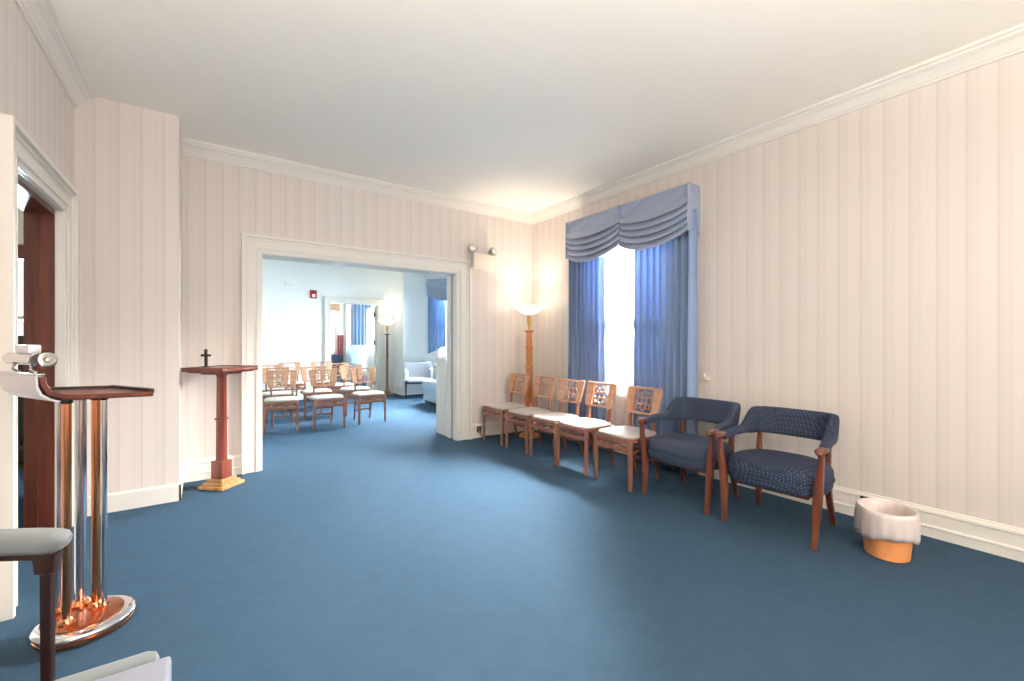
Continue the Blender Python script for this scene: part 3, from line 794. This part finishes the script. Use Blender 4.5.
# ------------------------------------------------------------------ wooden pedestal stand with cross
t = thing('pedestal_stand', 'tall mahogany pedestal stand on a gilt stepped base near the opening', 'stand', (.11, 4.28, 0), R(45))
mb = MB(); mb.box(-.116, .116, -.116, .116, 0, .026, .006); mb.box(-.096, .096, -.096, .096, .024, .046, .008); mb.box(-.076, .076, -.076, .076, .044, .072, .010)
mb.build('base', M['gilt'], t)
MB().box(-.052, .052, -.052, .052, .07, .215, .006).build('plinth', M['pedwood'], t)
def octo(r, z): return [Vector((r * math.cos(PI / 8 + k * PI / 4), r * math.sin(PI / 8 + k * PI / 4), z)) for k in range(8)]
cl = MB().loft([octo(.046, .21), octo(.043, .24), octo(.037, .9), octo(.048, .925)]).build('column', M['pedwood'], t, bevel=.003)
MB().loft([octo(.038, .545), octo(.052, .551), octo(.052, .561), octo(.038, .567)]).build('ring', M['pedwood'], cl)
mb = MB(); mb.box(-.10, .10, -.10, .10, .925, .945, .006); mb.box(-.19, .19, -.19, .19, .95, .978, .010)
mb.box(-.16, .16, -.16, .16, .940, .952, .004)
tp_ = mb.build('desk_top', M['pedwood'], t)
mb = MB(); frame_xz(MB(), 0, 1, 0, 1, 0, 1, .1).bm.free()
for bx in ((-.19, .19, -.19, -.172), (-.19, .19, .172, .19), (-.19, -.172, -.172, .172), (.172, .19, -.172, .172)): mb.box(*bx, .976, .985, .002)
mb.build('rim', M['mahog'], tp_)
MB().box(-.12, .12, -.12, .12, .9775, .980).build('inset', M['darkwood'], tp_)
t = thing('cross', 'small dark wooden cross standing on the pedestal stand', 'cross', (.005, 4.345, .980), R(-35))
MB().box(-.011, .011, -.007, .007, .008, .150, .002).build('upright', M['darkwood'], t)
MB().box(-.040, .040, -.007, .007, .088, .108, .002).build('crossbar', M['darkwood'], t)
MB().box(-.024, .024, -.02, .02, 0, .010, .003).build('foot', M['darkwood'], t)

# ------------------------------------------------------------------ upholstered chairs (pale)
def uphol(name, label, cat, fab, w=.64, d=.56, seat=.42, arm=.62, back=.86, legm=None, loc=(0, 0, 0), rz=0, legh=.28, open_arm=False, backw=None, lean=.08, seatin=0.0):
    legm = legm or M['darkwood']; bw = backw or w
    t = thing(name, label, cat, loc, rz)
    MB().box(-w / 2 + .07, w / 2 - .07, -d / 2 + seatin, d / 2 - .06, legh, seat, .03).build('seat', fab, t)
    mb = MB()
    n = 12
    rings = []
    for i in range(n + 1):
        v = i / n; z = legh + .04 + (back - legh - .04) * v; y = d / 2 - .06 + lean * v
        sc = bw / 2 * (1 - .10 * max(0, v - .7) / .3 * (v))
        ring = []
        for k in range(20):
            ph = 2 * PI * (k + .5) / 20; c, s = math.cos(ph), math.sin(ph)
            e = .45
            c = math.copysign(abs(c) ** e, c); s = math.copysign(abs(s) ** e, s)
            thk = .05 * (1 if v < .9 else math.sqrt(max(.05, 1 - ((v - .9) / .1) ** 2)))
            ring.append(Vector((c * sc, y + s * thk - .03 * (1 - c * c), z)))
        rings.append(ring)
    mb.loft(rings).build('backrest', fab, t)
    for s in (-1, 1):
        xa = s * (w / 2 - .04)
        xb = s * (bw / 2 - .03)
        if open_arm:
            ar = MB().sweep([(xb, d / 2 - .08, arm + .01), (xa * .6 + xb * .4, 0, arm + .006), (xa, -d / 2 + .08, arm - .012), (xa, -d / 2 + .03, arm - .018), (xa, -d / 2 + .008, arm - .022), (xa, -d / 2 - .003, arm - .026), (xa, -d / 2 - .010, arm - .030)], [(.040, .026), (.042, .030), (.042, .032), (.041, .031), (.036, .028), (.026, .021), (.010, .008)], 16, .25).build('armrest', fab, t)
            MB().sweep([(xb, d / 2 - .08, arm - .022), (xa * .6 + xb * .4, 0, arm - .028), (xa, -d / 2 + .02, arm - .058)], [(.024, .012)] * 3, 10, .8).build('arm_rail', legm, ar)
            MB().sweep([(xa, -d / 2 + .04, 0), (xa, -d / 2 + .04, arm - .115), (xa, -d / 2 + .04, arm - .108), (xa, -d / 2 + .04, arm - .055)], [(.012, .012), (.014, .014), (.022, .024), (.024, .028)], 12, .8).build('leg', legm, t)
        else:
            MB().box(min(xa - .045, xa + .045), max(xa - .045, xa + .045), -d / 2 + .02, d / 2 - .04, legh + .02, arm, .035).build('armrest', fab, t)
            MB().sweep([(xa, -d / 2 + .05, 0), (xa, -d / 2 + .05, legh + .03)], [(.013, .013), (.022, .022)], 10, .8).build('leg', legm, t)
        MB().sweep([(xb * .92, d / 2 - .01, 0), (xb * .92, d / 2 - .06, legh + .04)], [(.013, .013), (.022, .022)], 10, .8).build('leg', legm, t)
    MB().box(-w / 2 + .06, w / 2 - .06, -d / 2 + .02 + seatin, d / 2 - .08, legh - .035, legh + .005, .004).build('frame', legm, t)
    return t
# foreground chair, cut by the lower left frame edge
uphol('lounge_chair', 'pale grey armchair with a dark leg, cut off by the left frame edge', 'armchair', M['pale'], w=.58, d=.56, seat=.42, arm=.60, back=.84, loc=(-.700, 1.743, 0), rz=R(72), open_arm=True, seatin=.17)
t = thing('slipper_chair', 'low chair with a white seat and grey padded side at the bottom edge', 'chair', (-.36, 1.03, 0), PI / 2)
MB().box(-.27, .28, -.295, .11, .30, .452, .012).build('seat', M['lavender'], t)
for x in (-.31, .325):
    MB().sweep([(x, -.268, .412), (x, -.262, .412), (x, -.245, .412), (x, -.05, .414), (x, .13, .418)], [(.012, .014), (.022, .025), (.028, .030), (.028, .030), (.028, .030)], 16, .3).build('side_roll', M['pale'], t)
    MB().box(x - .02, x + .02, -.23, .12, .27, .405, .01).build('side_panel', M['pale'], t)
MB().box(-.32, .335, .09, .16, .30, .80, .03).build('backrest', M['pale'], t)
for x in (-.29, .30):
    for y in (-.20, .11):
        MB().sweep([(x, y, 0), (x, y, .29)], [(.014, .014), (.02, .02)], 10, .8).build('leg', M['darkwood'], t)
# next room
uphol('lounge_chair', 'white armchair with dark legs at the corner of the bay', 'armchair', M['white'], w=.62, d=.56, seat=.42, arm=.60, back=.74, legh=.34, loc=(3.68, 8.56, 0), rz=R(-20), lean=.05)
sf = uphol('sofa', 'pale blue sofa by the bay window beyond the opening', 'sofa', M['paleblue'], w=1.5, d=.8, seat=.42, arm=.46, back=.8, legh=.05, loc=(3.83, 7.05, 0), rz=R(-90))
MB().box(-.72, .72, -.43, .22, .27, .435, .03).build('seat_cushion', M['paleblue'], sf)
MB().box(-.70, .70, -.415, .20, .055, .15, .02).build('skirt_panel', M['paleblue'], sf)
o = MB().box(-.17, .17, -.05, .05, 0, .30, .045).build('throw_pillow', M['slot']); o.location = (3.60, 7.36, .452); o.rotation_euler = (R(-8), 0, R(-60)); tag(o, 'grey throw pillow on the pale blue sofa', 'pillow')
# farthest room
uphol('lounge_chair', 'light blue high backed chair seen through the far doorway', 'armchair', M['paleblue'], w=.6, d=.6, back=1.08, loc=(3.50, 11.65, 0), rz=R(10))
uphol('lounge_chair', 'navy armchair seen through the far doorway under the window', 'armchair', M['navyplain'], w=.7, d=.6, back=.82, loc=(2.68, 11.95, 0), rz=R(-8))
o = MB().grid(lambda u, v: Vector((3.40 + .5 * u, 12.45 + .035 * math.sin(2 * PI * u * 5), .03 + 2.25 * v)), 80, 3).build('curtain', M['curtain'], solid=.004)
tag(o, 'blue drape in the farthest room behind the light blue chair', 'curtain')
o = MB().grid(lambda u, v: Vector((2.98 + .16 * u, 12.50 + .02 * math.sin(2 * PI * u * 3), .4 + .95 * v)), 40, 3).build('curtain', M['redcloth'], solid=.004)
tag(o, 'red drape beside the window in the farthest room', 'curtain')
o = MB().box(2.46, 3.06, 12.53, 12.58, 2.02, 2.34, .006).build('window_blind', M['blind']); tag(o, 'rolled tan blind at the top of the farthest window', 'blind')
struct(MB().box(3.20, 3.34, 12.50, 12.6, 0, 2.5, .006).build('trim_11', M['trim'], smooth=False), 'white post between window and drape in the farthest room', 'trim')

# open white door leaf in far doorway
t = thing('door_2', 'white door standing open with black hinges in the far doorway', 'door', (FX1 - .012, YFAR + .16, 0), R(84)); t['kind'] = 'structure'
dl = MB().box(0, .92, -.02, .02, .01, 1.98, .003).build('door_panel', M['trim'], t)
mb = MB()
for z0, z1 in ((.2, .95), (1.1, 1.82)):
    for x0, x1 in ((.12, .42), (.5, .8)):
        frame_xz(mb, x0, x1, .02, .026, z0, z1, .02); 
mb.build('moulding', M['trim'], dl, smooth=False)
for z in (.25, 1.15, 1.78):
    MB().sweep([(-.004, .026, z - .05), (-.004, .026, z + .05)], .014, 10).build('hinge', M['black'], dl)
MB().lathe([(.01, 0), (.012, .03), (.026, .045), (.024, .062), (.001, .068)], 20).build('door_knob', M['brass'], dl).matrix_local = Matrix.Translation((.86, .02, 1.0)) @ Matrix.Rotation(-PI / 2, 4, 'X')

# ------------------------------------------------------------------ white low cabinet behind the opening
t = thing('radiator_cover', 'white waist high cover standing behind the right jamb of the opening', 'radiator cover', (2.455, YN + .03, 0))
MB().box(0, .85, 0, .30, 0, .945, .006).build('body', M['trim'], t)
MB().box(-.012, .87, -.004, .315, .945, .97, .006).build('top', M['trim'], t)
frame_yz(MB(), -.006, 0, .03, .27, .06, .90, .03).build('side_panel', M['trim'], t, smooth=False)

# ------------------------------------------------------------------ wall things
t = thing('emergency_light', 'twin head emergency light on the back wall over the casing', 'emergency light', (2.765, YB + .002, 2.06))
MB().box(-.165, .175, -.075, 0, 0, .205, .008).build('housing', M['cream'], t)
for s, px in ((-1, -.142), (1, .15)):
    h = MB().lathe([(.030, -.05), (.040, -.03), (.052, .0), (.054, .014), (.048, .018)], 24).build('lamp_head', M['steel'], t)
    h.matrix_local = Matrix.Translation((px, -.085, .245)) @ Matrix.Rotation(R(62 if s < 0 else 75), 4, 'X') @ Matrix.Rotation(R(s * 20), 4, 'Y')
    MB().lathe([(.046, .014), (.03, .022), (.001, .025)], 24).build('lens', M['lens'], h)
    MB().sweep([(px, -.05, .19), (px, -.05, .235)], .010, 10).build('bracket', M['steel'], t)
MB().box(-.172, -.120, -.085, -.074, .02, .20, .004).build('switch_plate', M['steel'], t)
t = thing('fire_alarm', 'small red fire alarm strobe on the far white wall', 'fire alarm', (1.811, YFAR + .002, 2.07))
fa = MB().box(-.065, .065, -.04, 0, 0, .165, .006).build('housing', M['red'], t)
MB().box(-.03, .03, -.062, -.038, .02, .085, .008).build('strobe', M['lens'], t)
mb = MB()
for k in range(4): mb.box(-.05, .05, -.043, -.039, .105 + .012 * k, .111 + .012 * k)
mb.build('grille', M['black'], fa, smooth=False)
o = MB().box(1.29, 1.49, YFAR - .012, YFAR + .002, 2.3, 2.42, .004).build('wall_vent', M['plainwall']); tag(o, 'faint white vent plate high on the far white wall', 'vent')
def outlet(loc, rz, label):
    t = thing('power_outlet', label, 'outlet', loc, rz)
    p = MB().box(-.028, .028, -.006, 0, 0, .08, .002).build('cover_plate', M['black'], t)
    for z in (.016, .046): MB().box(-.014, .014, -.009, -.005, z, z + .02, .002).build('socket', M['steel'], p)
outlet((2.75, YB - .018, .055), 0, 'dark power outlet low on the back wall beside the casing')
outlet((XR - .018, .97, .075), -PI / 2, 'dark power outlet on the baseboard behind the wastebasket')
MB().sweep([(0, .13, .010), (-.1, .245, .008), (-.25, .26, .008), (-.4, .265, .012), (-.52, .275, .02), (-.55, .292, .075)], .006, 8).build('power_cord', M['black'], LAMP)
# side room glimpsed through the left doorway
o = MB().box(-1.80, -1.25, 6.24, 6.29, 2.0, 2.14, .006).build('window_blind', M['mahog']); tag(o, 'brown blind header glimpsed through the left doorway', 'blind')
uphol('lounge_chair', 'dark chair glimpsed through the left doorway', 'armchair', M['black'], w=.7, d=.6, back=1.24, loc=(-1.28, 5.0, 0), rz=R(0))
# ceiling fixture added above the viewer, out of view, as a light source
t = thing('added_ceiling_light', 'added unseen round ceiling light above the viewer', 'ceiling light', (1.45, .3, CEIL))
MB().lathe([(.19, 0), (.20, -.02), (.19, -.04)], 40).build('rim', M['brass'], t)
MB().lathe([(.18, -.035), (.16, -.08), (.10, -.11), (.001, -.125)], 40).build('lamp_shade', M['fixture'], t)

# ------------------------------------------------------------------ lights
def light(name, kind, loc, power, col=(1, 1, 1), rot=None, size=None, size_y=None, radius=None, direction=None):
    l = bpy.data.lights.new(name, kind); l.energy = power; l.color = col
    if size: l.shape = 'RECTANGLE' if size_y else 'SQUARE'; l.size = size
    if size_y: l.size_y = size_y
    if radius is not None: l.shadow_soft_size = radius
    o = bpy.data.objects.new(name, l); C.objects.link(o); o.location = loc
    if direction: o.rotation_euler = Vector(direction).to_track_quat('-Z', 'Y').to_euler()
    return o
WARM = (1, .90, .76); WARM2 = (1, .93, .86); DAY2 = (1.0, .98, .95); DAY = (.74, .90, 1.0); NEUT = (1, .96, .92)
def up(name, loc, power, col):
    o = light(name, 'SPOT', loc, power, col, radius=.05, direction=(0, 0, 1))
    o.data.spot_size = R(162); o.data.spot_blend = .3
    return o
o = up('lamp_light', (3.30, 4.255, 1.60), 22, WARM); o.data.spot_size = R(108); o.data.spot_blend = 1.0
light('lamp_glow', 'POINT', (3.30, 4.255, 1.69), 1.7, WARM, radius=.05)
o = up('far_lamp_light', (3.27, 9.33, 1.62), 8, WARM); o.data.spot_size = R(112); o.data.spot_blend = .8
light('far_lamp_glow', 'POINT', (3.27, 9.33, 1.71), .5, WARM, radius=.05)
up('added_rear_lamp_light', (-.2, -1.7, 1.60), 360, WARM2)  # uplight of the added lamp behind the viewer
up('added_left_lamp_light', (-1.4, -.5, 1.60), 170, WARM2)  # uplight of the added alcove lamp
light('added_ceiling_lamp_light', 'POINT', (1.45, .3, CEIL - .22), 5, WARM2, radius=.14)  # weak fill from the added ceiling light
light('window_daylight', 'AREA', (4.75, 3.1, 2.95), 15000, DAY2, size=2.8, size_y=1.3, direction=(-1.25, 0, -1.35))
light('added_front_daylight', 'AREA', (1.55, YF - .15, 1.6), 80, NEUT, size=2.0, size_y=1.5, direction=(0, 1, 0.05))  # added daylight through the unseen window, lifts the back wall
p = bm_ @ Vector(((bw0 + bw1) / 2, .9, 2.35))
light('bay_daylight', 'AREA', p, 1400, DAY, size=.9, size_y=1.0, direction=BN + Vector((0, 0, -.6)))
light('bay_side_daylight', 'AREA', (5.9, 7.2, 2.6), 1750, DAY, size=1.5, size_y=1.3, direction=(-1, -.1, -.75))
light('farthest_daylight', 'AREA', (2.76, 12.95, 1.55), 120, DAY, size=.5, size_y=1.4, direction=(0, -1, 0))
light('side_daylight', 'AREA', (-1.52, 6.65, 1.45), 160, DAY, size=.45, size_y=1.3, direction=(0, -1, 0))

w = bpy.data.worlds.new('sky'); bpy.context.scene.world = w; w.use_nodes = True
w.node_tree.nodes['Background'].inputs[0].default_value = (.86, .93, 1, 1)
w.node_tree.nodes['Background'].inputs[1].default_value = 0.8

# ------------------------------------------------------------------ camera
cd = bpy.data.cameras.new('camera'); cam = bpy.data.objects.new('camera', cd); C.objects.link(cam)
cam.location = (0, 0, H); cam.rotation_euler = (PI / 2, 0, R(-35.5))
cd.sensor_width = 36; cd.lens = 36 * 430 / 1024; cd.clip_start = .05
sc = bpy.context.scene; sc.camera = cam
sc.view_settings.view_transform = 'Standard'; sc.view_settings.look = 'None'; sc.view_settings.gamma = 1; sc.view_settings.use_curve_mapping = False
sc.view_settings.exposure = 0.74
sc.cycles.use_denoising = True
sc.cycles.max_bounces = 10; sc.cycles.diffuse_bounces = 6; sc.cycles.transparent_max_bounces = 16
sc.cycles.sample_clamp_indirect = 8
sc.cycles.caustics_reflective = False; sc.cycles.caustics_refractive = False
